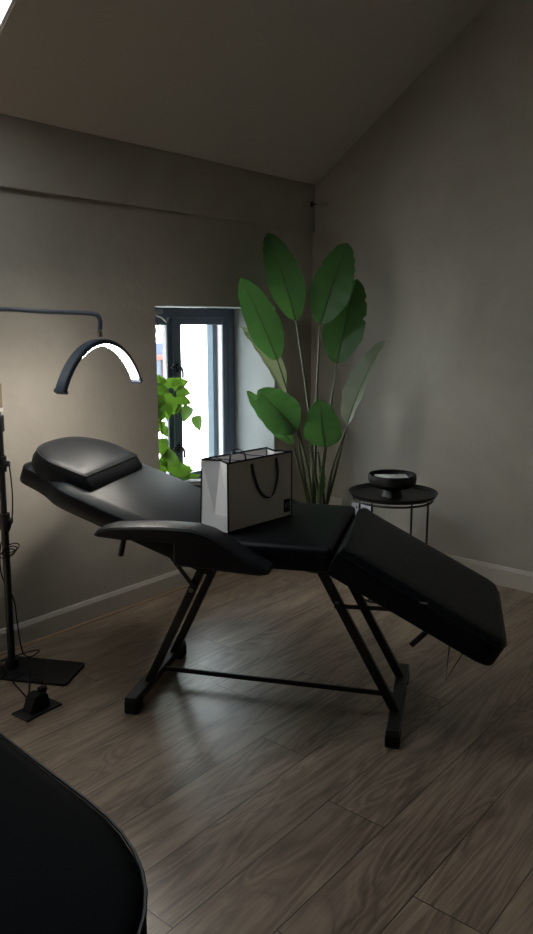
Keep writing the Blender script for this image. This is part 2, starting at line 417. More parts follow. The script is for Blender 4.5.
def sash(x0, x1, name='sash'):
    s = ringframe(x0, x1, Z0 + .05, Z1 - .05, .045, .318, .36, name)
    bm = bmesh.new()
    for (a, b, c, d) in ((x0 + .041, x0 + .047, Z0 + .09, Z1 - .09), (x1 - .047, x1 - .041, Z0 + .09, Z1 - .09)):
        box(bm, a, b, .326, .352, c, d)
    g = finish('edge_strip', bm, mat('lit_frame_edge', (.45, .42, .40), .6)); toparent(g, win);  # pale strips by the panes, light on the frame edge painted as colour
    bm = bmesh.new(); box(bm, x0 + .04, x1 - .04, .336, .341, Z0 + .09, Z1 - .09); toparent(finish('pane', bm, 'glass'), win)
sash(X0 + .050, MX - .009); sash(MX + .005, X1 - .050)
for z in (1.12, .67):       # casement handles on the mullion
    bm = bmesh.new(); box(bm, MX - .012, MX + .008, .296, .306, z - .02, z + .03, bev=.003)
    tube(bm, smoothpts([(MX, .30, z + .012), (MX + .004, .284, z + .010), (MX + .014, .278, z + .002), (MX + .022, .279, z - .02), (MX + .024, .282, z - .050)]), .0065, 8); tube(bm, [(MX - .010, .30, z + .008), (MX - .050, .292, z + .010)], .007, 8)
    toparent(finish('window_handle', bm, 'metal', smooth=True), win)
bm = bmesh.new(); box(bm, X0 + .12, X0 + .30, .27, .31, Z1 - .035, Z1 - .01, bev=.004)
tube(bm, smoothpts([(X0 + .20, .28, Z1 - .03), (X0 + .26, .25, Z1 - .05), (X0 + .30, .25, Z1 - .075), (X0 + .325, .26, Z1 - .06)]), .006, 8)
toparent(finish('window_stay', bm, mat('grey_stay', (.3, .31, .32), .4), smooth=True), win)

# ------------------------------------------------------------------ outside
bm = bmesh.new(); box(bm, -12, 24, .6, 30, -3.2, -3.0); struct(finish('ground', bm, 'street'))
fac = tag(empty('house', (9, 8.0, -3)), 'overexposed white rendered house front across the street', 'house')
bm = bmesh.new(); box(bm, -6, 18, 8.0, 12, -3, 7.5); toparent(finish('wall', bm, 'ext_wall'), fac)
bm = bmesh.new(); box(bm, 5.3, 5.8, 7.96, 8.0, 1.55, 1.60); toparent(finish('ledge', bm, 'lantern'), fac)
bl = tag(empty('shop', (3.6, 6.0, -3)), 'low blue painted building with a red framed window', 'building')
bm = bmesh.new(); box(bm, 2.2, 4.42, 6.0, 7.6, .0, 1.05); toparent(finish('wall', bm, 'ext_blue'), bl)
bm = bmesh.new(); box(bm, 2.18, 4.44, 5.97, 7.6, -3.0, -.0); toparent(finish('plinth', bm, 'ext_wall'), bl)
bm = bmesh.new()
for a, b, c, d in ((3.7, 3.76, .05, .84), (4.17, 4.24, .05, .84), (3.7, 4.24, .80, .87), (3.7, 4.24, .40, .44), (3.95, 3.99, .05, .84), (3.7, 4.24, .02, .07)): box(bm, a, b, 5.94, 6.0, c, d)
wf = finish('window', bm, 'ext_red'); toparent(wf, bl)
bm = bmesh.new(); box(bm, 3.72, 4.2, 5.97, 5.99, .05, .82); p_ = finish('pane', bm, 'ext_pane'); p_.parent = bl; p_.matrix_parent_inverse = bl.matrix_basis.inverted()
gw = bmesh.new(); box(gw, 2.5, 3.64, 4.5, 4.7, -3, -.26); tag(finish('garden_wall', gw, 'ext_wall'), 'sunlit white boundary wall outside the window', 'wall')
ln = tag(empty('wall_lantern', (5.63, 7.5, 1.1)), 'faint grey lantern on a bracket seen through the right pane', 'lantern')
bm = bmesh.new(); lathe(bm, [(0, -.13), (.08, -.12), (.15, -.03), (.15, .05), (.09, .13), (0, .15)], (5.45, 7.75, 1.28), 18); toparent(finish('lantern_body', bm, 'lantern', smooth=True), ln)
bm = bmesh.new(); tube(bm, [(5.45, 7.75, 1.42), (5.85, 7.78, 1.45)], .02); tube(bm, [(5.80, 7.78, 1.43), (5.62, 7.78, 1.05)], .02); tube(bm, [(5.36, 7.75, 1.10), (5.66, 7.76, 1.06)], .035); tube(bm, [(5.8, 7.76, 1.44), (5.8, 8.0, 1.44)], .02)
toparent(finish('bracket', bm, 'lantern'), ln)

# ------------------------------------------------------------------ treatment bed (x along the bed, head at -x; y across, +y far side)
BTH = radians(-64); BED = Vector((-1.73, -1.10, 0))
bed = tag(empty('treatment_bed', BED, BTH), 'black leatherette reclining treatment bed with raised head and sloping leg rest', 'treatment bed')
FLATPROF = lambda th, r: [(r, 0), (r * .3, r * .3), (0, r), (0, th - r), (r * .3, th - r * .3), (r, th)]
CHAM = lambda th: [(.012, 0), (.003, .004), (0, .012), (0, th - .026), (.003, th - .021), (.030, th - .003), (.042, th)]
# backrest
ca, sa = cos(atan(.37)), sin(atan(.37))
BH = (-.115, .621)
def backfn(t, wv, h):       # h measured from the underside (top surface at h=.085)
    hh = h - .085
    return Vector((BH[0] - t * ca + hh * sa, wv, BH[1] + t * sa + hh * ca))
backpoly = roundpoly([(0, -.30), (.60, -.30), (.672, -.25), (.800, -.235), (.800, .235), (.672, .25), (.60, .30), (0, .30)], [.01, .06, .05, .05, .05, .05, .06, .01])
bm = bmesh.new(); slab(bm, backpoly, CHAM(.085), backfn); back = finish('backrest', bm, 'leather', bed, True, 35)
pil = roundpoly([(.505, -.245), (.715, -.255), (.800, -.17), (.800, .10), (.690, .225), (.505, .205)], [.012, .07, .12, .13, .12, .012], 10)
def pillfn(t, wv, h): return backfn(t + .045 * max(0, min(1, (h - .085) / .05)) * max(0, min(1, (.72 - t) / .2)), wv, h)
bm = bmesh.new(); slab(bm, pil, [(-.004, .060), (-.006, .10), (.0, .120), (.006, .128), (.014, .132)], pillfn, .004)
pw = finish('head_cushion', bm, 'leather', bed, True, 50)
bm = bmesh.new(); tube(bm, [pillfn(p.x, p.y, .126) for p in inset(pil, .003)], .003, 6, closed=True); finish('piping', bm, 'piping', pw, True)
# seat
bm = bmesh.new(); sp_ = roundpoly([(-.19, -.30), (.262, -.30), (.262, .30), (-.19, .30)], .02)
slab(bm, sp_, [(.01, .587), (0, .597), (0, .655), (.004, .665), (.016, .671), (.03, .672)], lambda a, b, c: Vector((a, b, c)), .004)
finish('seat', bm, 'leather_shade', bed, True, 50)
# leg rest
la = radians(27.6); cl, s_l = cos(la), sin(la); LH = (.285, .675)
def legfn(t, wv, h):
    hh = h - .10
    return Vector((LH[0] + t * cl + hh * s_l, wv, LH[1] - t * s_l + hh * cl))
lp = roundpoly([(.0, -.30), (.605, -.30), (.605, .30), (.0, .30)], [.01, .085, .07, .01], 10)
bm = bmesh.new(); slab(bm, lp, [(.012, 0), (.003, .004), (0, .012), (0, .075), (.004, .085), (.02, .098), (.03, .100)], legfn, .003)
lr = finish('leg_rest', bm, 'leather_shade', bed, True, 50)
bm = bmesh.new(); tube(bm, [legfn(p.x, p.y, .082) for p in inset(lp, .0)], .0022, 6, closed=True); finish('piping', bm, 'piping', lr, True)
# armrests
def armrest(sg):
    prof = [(-.515, .690), (-.50, .708), (-.455, .722), (-.36, .731), (-.27, .736), (-.17, .735), (-.115, .722), (-.06, .693), (.0, .655), (.055, .628), (.076, .616),
            (.078, .600), (.05, .594), (-.02, .596), (-.235, .606), (-.238, .640), (-.235, .678), (-.30, .680), (-.42, .678), (-.50, .683)]
    ys = [.308, .314, .325, .385, .398, .404]; ins = [.010, .003, 0, 0, .003, .010]
    P = [Vector(p) for p in prof]
    bm = bmesh.new(); rings = []
    for y, d in zip(ys, ins):
        rings.append([bm.verts.new((p.x, sg * y, p.y)) for p in inset(P, d)])
    m = len(P)
    for A, B in zip(rings, rings[1:]):
        for k in range(m): bm.faces.new((A[k], A[(k + 1) % m], B[(k + 1) % m], B[k]))
    bm.faces.new(rings[0][::-1]); bm.faces.new(rings[-1])
    return finish('armrest', bm, 'leather', bed, True, 35)
armrest(-1); armrest(1)
# under frame
bm = bmesh.new()
for y in (-.17, .17):
    rod(bm, (-.27, y, .574), (.27, y, .574), .025, .024)
    q0 = backfn(.02, y, -.012); q1 = backfn(.60, y, -.012); rod(bm, q0, q1, .025, .022)
    q0 = legfn(.02, y, -.012); q1 = legfn(.44, y, -.012); rod(bm, q0, q1, .025, .022)
for x in (-.22, .22): rod(bm, (x, -.17, .574), (x, .17, .574), .025, .024)
finish('under_frame', bm, 'metal', bed)
for y in (-.135, .125):
    for a, b in (((-.205, y, .562), (-.447, y, .05)), ((.19, y, .562), (.470, y, .05))):
        bm = bmesh.new(); rod(bm, a, b, .026, .030, up=(1, 0, .4), bev=.003)
        # rolled edge seam down the bar
        lg = finish('leg', bm, 'metal', bed)
        for f, side in ((.25, -1),):
            pt = Vector(a).lerp(Vector(b), f) + Vector((0, side * .0135, 0)); bm = bmesh.new()
            tube(bm, [pt, pt + Vector((0, side * .006, 0))], .008, 10); bo = finish('bolt', bm, 'steel', lg)
for x in (-.455, .47):      # floor bars with rubber feet
    bm = bmesh.new(); rod(bm, (x, -.285, .045), (x, .235, .045), .045, .032, bev=.003)
    fb = finish('foot_bar', bm, 'metal', bed)
    for y in (-.255, .205):
        bm = bmesh.new(); box(bm, x - .0245, x + .0245, y - .033, y + .033, 0, .045, bev=.006); finish('rubber_foot', bm, 'rubber', fb)
bm = bmesh.new(); tube(bm, [(-.455, 0, .045), (.47, 0, .045)], .0095, 10); finish('stretcher', bm, 'metal', bed, True)
bm = bmesh.new()
for y in (-.155, .145):
    bm = bmesh.new(); rod(bm, (-.352, y, .575), (-.250, y, .445), .006, .014); finish('brace', bm, 'metal', bed)
    bm = bmesh.new(); rod(bm, (.252, y, .425), (.44, y, .432), .006, .014); rod(bm, (.435, y, .425), (.46, y, .50), .006, .014); finish('brace', bm, 'metal', bed)
bm = bmesh.new(); tube(bm, [(-.425, -.345, .685), (-.442, -.345, .610)], .0095, 10); finish('locking_pin', bm, 'metal', bed, True)
bm = bmesh.new(); tube(bm, [(.585, -.25, .425), (.518, -.25, .353)], .0095, 10); finish('locking_pin', bm, 'metal', bed, True)
bm = bmesh.new(); tube(bm, [(.64, -.14, .345), (.632, -.14, .19), (.70, -.14, .33)], .0028, 6); finish('wire_loop', bm, 'metal', bed)
for f, nm in ((.0, 'a'), (1, 'b')):
    pass
bm = bmesh.new(); p = legfn(.31, -.302, .086); box(bm, p.x - .012, p.x + .012, p.y - .003, p.y, p.z - .003, p.z + .002); finish('care_tag', bm, mat('grey_tag', (.25, .25, .25), .7), lr)

# ------------------------------------------------------------------ paper bag on the seat
BA = radians(-2.4); bag = tag(empty('paper_bag', (-1.978, -1.108, .678), BA), 'large white paper carrier bag with navy edges standing on the bed seat', 'bag')
BW, BD, BHT, g = .326, .135, .238, .028
def bagsheet(name, quad_rows, m, par=bag):
    bm = bmesh.new(); rows = [[bm.verts.new(p) for p in r] for r in quad_rows]
    for a, b in zip(rows, rows[1:]):
        for k in range(len(a) - 1): bm.faces.new((a[k], a[k + 1], b[k + 1], b[k]))
    o = finish(name, bm, m, par); s = o.modifiers.new('s', 'SOLIDIFY'); s.thickness = .0014; s.offset = 0; return o
bagsheet('front_panel', [[(0, 0, 0), (BW, 0, 0)], [(0, 0, BHT), (BW, 0, BHT)]], 'papershade')
bagsheet('back_panel', [[(0, BD, 0), (BW, BD, 0)], [(0, BD - .01, BHT), (BW - .0, BD - .012, BHT)]], 'paper')
for x, s in ((0, 1), (BW, -1)):
    bagsheet('side_panel', [[(x, 0, 0), (x, BD / 2, 0), (x, BD, 0)], [(x, 0, .055), (x + s * .003, BD / 2, .055), (x, BD, .055)],
                            [(x, 0, BHT), (x + s * g, BD / 2 - .005, BHT), (x, BD - .011, BHT)]], 'paper')
bagsheet('base_panel', [[(0, 0, .001), (BW, 0, .001)], [(0, BD, .001), (BW, BD, .001)]], 'paper')
bm = bmesh.new(); r_ = .0032
for pts in ([(0, 0, 0), (0, 0, BHT)], [(BW, 0, 0), (BW, 0, BHT)], [(0, BD, 0), (0, BD - .01, BHT)], [(BW, BD, 0), (BW, BD - .012, BHT)],
            [(0, 0, BHT), (BW, 0, BHT)], [(0, BD - .01, BHT), (BW, BD - .012, BHT)], [(0, 0, 0.001), (BW, 0, 0.001)],
            [(0, 0, BHT), (g, BD / 2 - .005, BHT), (0, BD - .011, BHT)], [(BW, 0, BHT), (BW - g, BD / 2 - .005, BHT), (BW, BD - .011, BHT)]):
    tube(bm, pts, r_, 6)
finish('navy_edging', bm, 'navy', bag)
# handles
bm = bmesh.new()
hpx = -.014; hp = [(.128, -.003, .222), (.131, -.007, .19), (.150, -.010, .135), (.185, -.011, .098), (.222, -.011, .095), (.244, -.010, .13), (.256, -.007, .175), (.252, -.003, .226)]
tube(bm, smoothpts([(a + hpx, b, c) for a, b, c in hp]), 0, flat=(.012, .0018, (.9, 0, .35))); finish('handle', bm, 'navyrib', bag)
bm = bmesh.new()
hb = [(.125, BD - .016, .19), (.128, BD - .018, .225), (.14, BD - .012, .246), (.165, BD + .002, .250), (.19, BD - .010, .247), (.205, BD - .018, .225), (.21, BD - .016, .19)]
tube(bm, smoothpts(hb), 0, flat=(.008, .0016, (0, 1, .2))); finish('handle', bm, 'navyrib', bag)
bm = bmesh.new()
for x in (.045, .165):
    bm = bmesh.new(); tube(bm, smoothpts([(x, BD - .012, .24), (x + .012, .07, .236), (x + .018, .003, .24)], 5), 0, flat=(.009, .0014, (1, 0, 0))); finish('ribbon_tie', bm, 'navyrib', bag)
bm = bmesh.new(); box(bm, .283, .316, -.0022, -.0007, .018, .066); lg = finish('logo_patch', bm, 'navy', bag)
bm = bmesh.new()     # worn pale lettering
for a, b, c, d in ((.290, .2925, .036, .052), (.290, .298, .036, .0385), (.2955, .298, .036, .052), (.3045, .307, .034, .052), (.301, .311, .050, .0525)): box(bm, a, b, -.0030, -.0021, c, d)
finish('lettering', bm, 'logo', lg)

# ------------------------------------------------------------------ half moon lamp
lampo = tag(empty('floor_lamp', (-2.263, -.179, 0)), 'black floor lamp with glowing half moon head over the bed', 'floor lamp')
LB = Vector((-2.263, -.179, 0))
def rel(p): return Vector(p) - LB
bm = bmesh.new(); pl = [rel((-2.044, -.370, 0)).xy, rel((-2.211, -.467, 0)).xy, rel((-2.367, -.180, 0)).xy, rel((-2.200, -.083, 0)).xy]
slab(bm, roundpoly(pl, .02), [(.002, 0), (0, .002), (0, .010), (.002, .012)], lambda a, b, c: Vector((a, b, c))); finish('base_plate', bm, 'metal', lampo, True, 40)
ld = RT * .014 + Vector((0, 0, 1))
bm = bmesh.new(); tube(bm, [ld * .01, ld * .62], .0145, 14); tube(bm, [ld * .60, ld * 1.02], .0120, 14); tube(bm, [Vector((0, 0, .012)), ld * .05], .026, 14); finish('pole', bm, 'metal', lampo, True, 40)
top = rel(at(-7, 309.5, 2.82)) 
hub = rel(at(100, 334, 2.85)); bend = rel(at(98, 314, 2.85))
bm = bmesh.new(); a = ld * 1.0; tp = [a, a.lerp(top, .9), top + (bend - top) * .03 + Vector((0, 0, .003))] 
arm = [a, a.lerp(top, .93), top + (bend - top) * .05, top.lerp(bend, .5), top.lerp(bend, .93), bend + Vector((0, -.008, -.018)), hub + Vector((0, 0, .012))]
arm[2].z = top.z; 
pts = smoothpts(arm, 6); tube(bm, pts, .0085, 12); finish('arm', bm, 'lamp', lampo, True, 50)
for f, r in ((.62, .022), (.845, .020), (1.0, .018)):
    bm = bmesh.new(); tube(bm, [ld * (f - .03), ld * (f + .03)], r, 14); co = finish('collar', bm, 'metal', lampo, True, 40)
    if f < .9:
        bm = bmesh.new(); tube(bm, [ld * f + RT * .015, ld * f + RT * .031], .011, 10); finish('knob', bm, 'metal', co, True, 40)
bm = bmesh.new(); tube(bm, [ld * 1.045, ld * 1.06], .0165, 14); finish('pole_ring', bm, 'ribbonwhite', lampo, True)
bm = bmesh.new(); tube(bm, [ld * 1.06, ld * 1.15], .015, 14); finish('pole_sleeve', bm, 'tan', lampo, True)
bm = bmesh.new(); tube(bm, [hub + Vector((0, 0, .016)), hub + Vector((0, 0, -.010))], .011, 12); finish('joint', bm, 'chrome', lampo, True)
# arc
tl = rel(at(59, 391, 2.59)); tr = rel(at(138, 378.5, 3.11)); apex = rel(at(100, 339, 2.85))
ch = (tr - tl); ch.z = 0; hc = ch.length / 2; mid = (tl + tr) / 2; sag = apex.z - mid.z
ex = ch.normalized(); ez = Vector((0, 0, 1)); ey = ez.cross(ex)
Rr = (hc * hc + sag * sag) / (2 * sag); cen = Vector((mid.x, mid.y, apex.z - Rr)); half = atan2(hc, Rr - sag)
ey_t = (ey + ez * .0).normalized()
BWD = .040
def arcband(r0, r1, wd, a0, a1, n=40):
    bm = bmesh.new(); R_ = []
    for i in range(n + 1):
        a_ = a0 + (a1 - a0) * i / n; d = ex * sin(a_) + ez * cos(a_)
        R_.append([bm.verts.new(cen + d * r + ey_t * s * wd / 2) for r, s in ((r0, -1), (r1 - .004, -1), (r1, -.8), (r1, .8), (r1 - .004, 1), (r0, 1))])
    for A, B in zip(R_, R_[1:]):
        for k in range(6): bm.faces.new((A[k], A[(k + 1) % 6], B[(k + 1) % 6], B[k]))
    bm.faces.new(R_[0]); bm.faces.new(R_[-1][::-1]); return bm
arc = finish('lamp_head', arcband(Rr - .018, Rr, BWD, -half, half), 'lamp', lampo, True, 40)
finish('led_strip', arcband(Rr - .0215, Rr - .0185, BWD - .010, -half + .05, half - .05), 'led', arc, True, 40)
for s in (-1, 1): finish('end_cap', arcband(Rr - .024, Rr + .002, BWD + .004, s * half - .012, s * half + .022, 4), 'lamp', arc, True, 40)
# cable down the pole with a small coil
bm = bmesh.new()
tube(bm, smoothpts([ld * .84 + RT * .03, ld * .72 + RT * .036, ld * .60 + RT * .024, ld * .52 + RT * -.02, ld * .40 + RT * -.022, ld * .3 + RT * .02, ld * .2 + RT * .03, ld * .08 + RT * .045, Vector((.10, .02, .016)), Vector((.16, .05, .015)), Vector((.12, .09, .006)), Vector((-.05, .10, .006)), Vector((-.30, .06, .005))]), .0026, 6)
for k in range(3):
    c = ld * (.49 + k * .012); tube(bm, [c + RT * (.012 + .03 * cos(t) + .01 * k) + Vector((0, 0, .016 * sin(t) + .35 * .03 * cos(t))) + FW * (-.02 - .004 * k) for t in [2 * pi * i / 20 for i in range(20)]], .0022, 6, closed=True)
finish('power_cable', bm, 'rubber', lampo, True)

# ------------------------------------------------------------------ foot pedal
ped = tag(empty('foot_pedal', (-2.385, -.535, 0), radians(4)), 'small black foot pedal switch on the floor in front of the lamp base', 'foot pedal')
bm = bmesh.new(); box(bm, -.075, .078, -.045, .045, 0, .008, bev=.002); finish('base_plate', bm, 'metal', ped)
bm = bmesh.new()
prof = [(-.045, .008), (-.024, .056), (-.010, .068), (.012, .070), (.034, .060), (.044, .008)]
A = [bm.verts.new((x, -.026, z)) for x, z in prof]; B = [bm.verts.new((x * .92, .030, z * .94)) for x, z in prof]
bm.faces.new(A); bm.faces.new(B[::-1])
for k in range(6): bm.faces.new((A[k], B[k], B[(k + 1) % 6], A[(k + 1) % 6]))
bmesh.ops.bevel(bm, geom=bm.edges[:], offset=.004, segments=2, affect='EDGES'); finish('pedal_body', bm, 'rubber', ped, True, 60)
bm = bmesh.new(); box(bm, .014, .040, -.012, .012, .058, .080, bev=.004); finish('cable_plug', bm, 'rubber', ped)
def onfloor(u, v, z=.004):
    d = FW * FPX + RT * (u - CX) - UP * (v - CY); return CAM + d * ((z - CAM.z) / d.z)
for nm, cps in (('cable', [(47, 689, .072), (43, 681, .075), (39, 676, .035), (35, 674, .02)]),
               ('cable', [(30, 670, .018), (29.5, 684, .016), (28.5, 694, .005), (27, 697.5, .004), (22, 692, .004), (15, 684, .006), (12, 679, .018), (20, 676, .018), (24, 672, .018)]),
               ('cable', [(18, 656, .02), (4, 660, .018), (1, 667, .016), (6, 674, .018), (-6, 682, .004), (-20, 680, .004)])):
    bm = bmesh.new(); tube(bm, smoothpts([onfloor(*c) for c in cps]), .0026, 6); toparent(finish(nm, bm, 'rubber', None, True), ped)

# ------------------------------------------------------------------ tray table, bowl, paper
TB = Vector((-.502, -.875, 0)); tt = tag(empty('side_table', TB, 0), 'round black metal tray table near the right wall', 'side table')
bm = bmesh.new(); lathe(bm, [(0, .5125), (.196, .5125), (.206, .516), (.219, .533), (.223, .534), (.222, .529), (.210, .513), (.198, .5095), (0, .5095)], n=64); finish('tray', bm, 'metal', tt, True, 40)
for k in range(4):
    a = k * pi / 2; bm = bmesh.new()
    tube(bm, smoothpts([(.198 * cos(a), .198 * sin(a), .0055), (.198 * cos(a), .198 * sin(a), .25), (.198 * cos(a), .198 * sin(a), .507)], 2), .0055, 8); finish('leg', bm, 'metal', tt, True)
for z in (.0055, .497):
    bm = bmesh.new(); tube(bm, [(.198 * cos(t), .198 * sin(t), z) for t in [2 * pi * i / 48 for i in range(48)]], .0055, 8, closed=True); finish('ring', bm, 'metal', tt, True)
BC = TB + Vector((-.012, .0, .5138))
bowl = tag(empty('pedestal_bowl', BC), 'black footed bowl standing on the round tray table', 'bowl')
bm = bmesh.new(); ZS = 1.13; lathe(bm, [(r, z * ZS) for r, z in [(0, 0), (.052, 0), (.050, .006), (.046, .012), (.044, .030), (.060, .036), (.098, .045), (.117, .060), (.121, .080), (.119, .098), (.116, .100), (.112, .098), (.113, .080), (.106, .064), (.085, .056), (0, .052)]], n=56)
finish('bowl_body', bm, 'bowl', bowl, True, 35)
tw = tag(empty('paper_towel', BC + Vector((0, 0, .060)), atan2(RT.y, RT.x) + .02), 'folded white paper towel lying in the footed bowl', 'paper towel')
bm = bmesh.new()
for i in range(4): box(bm, -.092 + .002 * i, .094 - .006 * i, -.045, .047, .008 + .0085 * i, .0155 + .0085 * i, bev=.003)
finish('folded_sheets', bm, 'towel', tw, True, 40)

# ------------------------------------------------------------------ bird of paradise plant
PB = Vector((-.431, -.362, 0))
plant = tag(empty('potted_plant', PB), 'tall bird of paradise plant with broad paddle leaves in the corner', 'potted plant')
bm = bmesh.new(); lathe(bm, [(0, 0), (.095, 0), (.10, .01), (.13, .25), (.135, .27), (.128, .27), (.120, .245), (0, .245)], n=40); finish('pot', bm, 'pot', plant, True, 40)
bm = bmesh.new(); lathe(bm, [(0, .262), (.06, .258), (.124, .25), (.122, .244), (0, .2445)], n=30); so = finish('soil', bm, 'soil', plant, True); so['kind'] = 'stuff'
def leafblade(b, t, W, roll=0., fold=12., bend=.04, m='leaf', notch=0., tipw=.5, seed=0, n=28, curl=0.):
    rnd = random.Random(seed)
    b, t = Vector(b) - PB, Vector(t) - PB; d = (t - b); Ln = d.length; dn = d.normalized()
    f = (-FW - dn * (-FW).dot(dn)).normalized(); f = Matrix.Rotation(radians(roll), 3, dn) @ f; s = dn.cross(f)
    bm = bmesh.new(); uvl = bm.loops.layers.uv.new('UVMap'); rows = []; K = [-1, -.75, -.5, -.25, -.06, .06, .25, .5, .75, 1]; fa = radians(fold)
    for i in range(n + 1):
        q = i / n
        c = b + d * q + f * bend * Ln * (4 * q * (1 - q)) + f * (-curl * Ln * q * q)
        wd = W / 2 * (min(1, (q / .30)) ** .5 if q < .30 else 1) * (max(0, 1 - ((q - .30) / .70) ** 2.3) ** .62 if q > .30 else 1)
        wd = max(wd, .0025)
        row = []
        for k in K:
            ww = wd * (1 - (notch * rnd.random() if abs(k) == 1 and q > .45 and i % 3 == 0 else 0))
            rp = .0035 * sin(q * 31 + k * 2) * abs(k)
            row.append((bm.verts.new(c + s * ww * k * cos(fa) + f * (abs(k) * ww * sin(fa) + rp)), (k * .5 + .5, q - abs(k) * .06)))
        rows.append(row)
    for A, B in zip(rows, rows[1:]):
        for k in range(len(K) - 1):
            fc = bm.faces.new((A[k][0], A[k + 1][0], B[k + 1][0], B[k][0]))
            for lp_, uvc in zip(fc.loops, (A[k][1], A[k + 1][1], B[k + 1][1], B[k][1])): lp_[uvl].uv = uvc
    o = finish('leaf', bm, m, plant, True, 180)
    bm = bmesh.new(); N_ = 14
    tube(bm, [b + d * (i / N_) + f * (bend * Ln * 4 * (i / N_) * (1 - i / N_) - curl * Ln * (i / N_) ** 2 + .001) for i in range(N_)], [.0042 * (1 - .8 * i / N_) for i in range(N_)], 6); finish('midrib', bm, 'stem', o, True)
    return b
def stem(b, foot, ctrl=None, r=.0075):
    b = Vector(b) - PB; foot = Vector((foot[0], foot[1], .25)); m1 = foot.lerp(b, .35) + Vector((0, 0, .03)); pts = [foot, m1, b]
    if ctrl: pts = [foot] + [Vector(c) - PB for c in ctrl] + [b]
    bm = bmesh.new(); pp = smoothpts(pts, 8); k = len(pp) - 1
    tube(bm, pp, [r * (1.35 - .85 * i / k) for i in range(k + 1)], 8); finish('stem', bm, 'stem', plant, True)
leaves = [ # base(u,v,D) tip(u,v,D) width roll fold bend mat notch foot ctrl
 ((296, 321, 3.95), (268, 233, 4.0), .195, 10, 12, .05, 'leaf', .10, (-.02, .02), [(311, 430, 4.12)]),
 ((320, 325, 3.90), (347, 243, 3.95), .215, -8, 10, .04, 'leaf', .16, (.0, .03), [(316, 420, 4.12)]),
 ((336.5, 364, 4.02), (357, 279, 4.08), .225, -15, 10, .03, 'leaf', .20, (.03, .03), [(326, 445, 4.16)]),
 ((277.5, 360, 3.72), (241, 278, 3.68), .172, 12, 10, .05, 'leaf', .03, (-.03, .0), [(302, 445, 4.1)]),
 ((283, 393, 3.95), (240, 327, 3.97), .17, 48, 34, .03, 'leafback', 0, (-.04, .0), [(306, 460, 4.12)]),
 ((297, 431, 3.72), (258, 390, 3.62), .20, 18, 8, .03, 'leaf', .02, (-.05, -.02), [(306, 485, 4.08)]),
 ((293, 444, 3.76), (247, 391, 3.76), .105, 25, 15, -.04, 'leaf', .02, (-.06, .0), [(305, 490, 4.1)]),
 ((325, 447, 3.80), (320, 399, 3.62), .19, -12, 8, .08, 'leaf', .03, (.0, -.03), [(320, 490, 4.1)]),
 ((347, 426, 3.90), (386, 340, 3.90), .17, -52, 26, .05, 'leafback', .02, (.05, -.01), [(331, 475, 4.14)]),
]
for i, (b, t, W_, ro, fo, be, mm, no, ft, ct) in enumerate(leaves):
    B_ = at(*b); leafblade(B_, at(*t), W_, ro, fo, be, mm, no, seed=i)
    stem(B_, ft, [at(*c) for c in ct])
stem(at(346, 428, 3.92), (.06, .02), [at(336, 470, 4.14)]); stem(at(310, 445, 4.1), (.01, -.02), r=.010)
stem(at(318, 452, 4.1), (.03, -.03), r=.009); stem(at(314, 470, 4.12), (-.02, -.04), r=.012)
bl_ = at(322, 462, 4.1); leafblade(at(319, 500, 4.16), bl_, .05, 30, 30, .02, 'leaf', 0, seed=30)

# ------------------------------------------------------------------ trailing plant on the sill
IV = Vector((-1.10, .16, WZ0 + .0205)); ivy = tag(empty('trailing_plant', IV), 'green trailing pothos on the window sill against the daylight', 'potted plant')
bm = bmesh.new(); lathe(bm, [(0, 0), (.05, 0), (.065, .09), (.068, .10), (.062, .10), (.058, .088), (0, .088)], n=30); finish('pot', bm, 'ceramic', ivy, True, 40)
def ivyleaf(c, L_, ang, tilt, rot, m='ivy'):
    c = Vector(c) - IV
    bm = bmesh.new(); uvl = bm.loops.layers.uv.new('UVMap')
    pr_ = [(0, 0), (.18, -.10), (.36, -.07), (.46, .12), (.43, .38), (.30, .66), (.12, .88), (0, 1.05)]
    dr = Vector((cos(ang), 0, sin(ang))) ; dr = (RT * cos(ang) + UP * sin(ang)); nn = (-FW * cos(tilt) + RT * sin(tilt)).normalized()
    nn = (nn - dr * nn.dot(dr)).normalized(); nn = Matrix.Rotation(rot, 3, dr) @ nn; sd_ = dr.cross(nn)
    mid = [bm.verts.new(c + dr * y * L_ + nn * (-.12 * L_ * y * y)) for x, y in pr_]
    for sg in (-1, 1):
        ed = [bm.verts.new(c + dr * y * L_ + sd_ * sg * x * L_ + nn * (x * .22 * L_ - .12 * L_ * y * y)) for x, y in pr_[1:-1]]
        ed = [mid[0]] + ed + [mid[-1]]
        for k in range(len(pr_) - 1):
            vs = [mid[k], mid[k + 1], ed[k + 1], ed[k]]; vs = [v for i_, v in enumerate(vs) if v not in vs[:i_]]
            if len(vs) > 2:
                fc = bm.faces.new(vs)
                for l_ in fc.loops: l_[uvl].uv = (.5, 0)
    finish('leaf', bm, m, ivy, True, 180)
def wpt(u, v, y):           # point of the plane at depth y behind the wall face
    d = FW * FPX + RT * (u - CX) - UP * (v - CY); return CAM + d * ((y - CAM.y) / d.y)
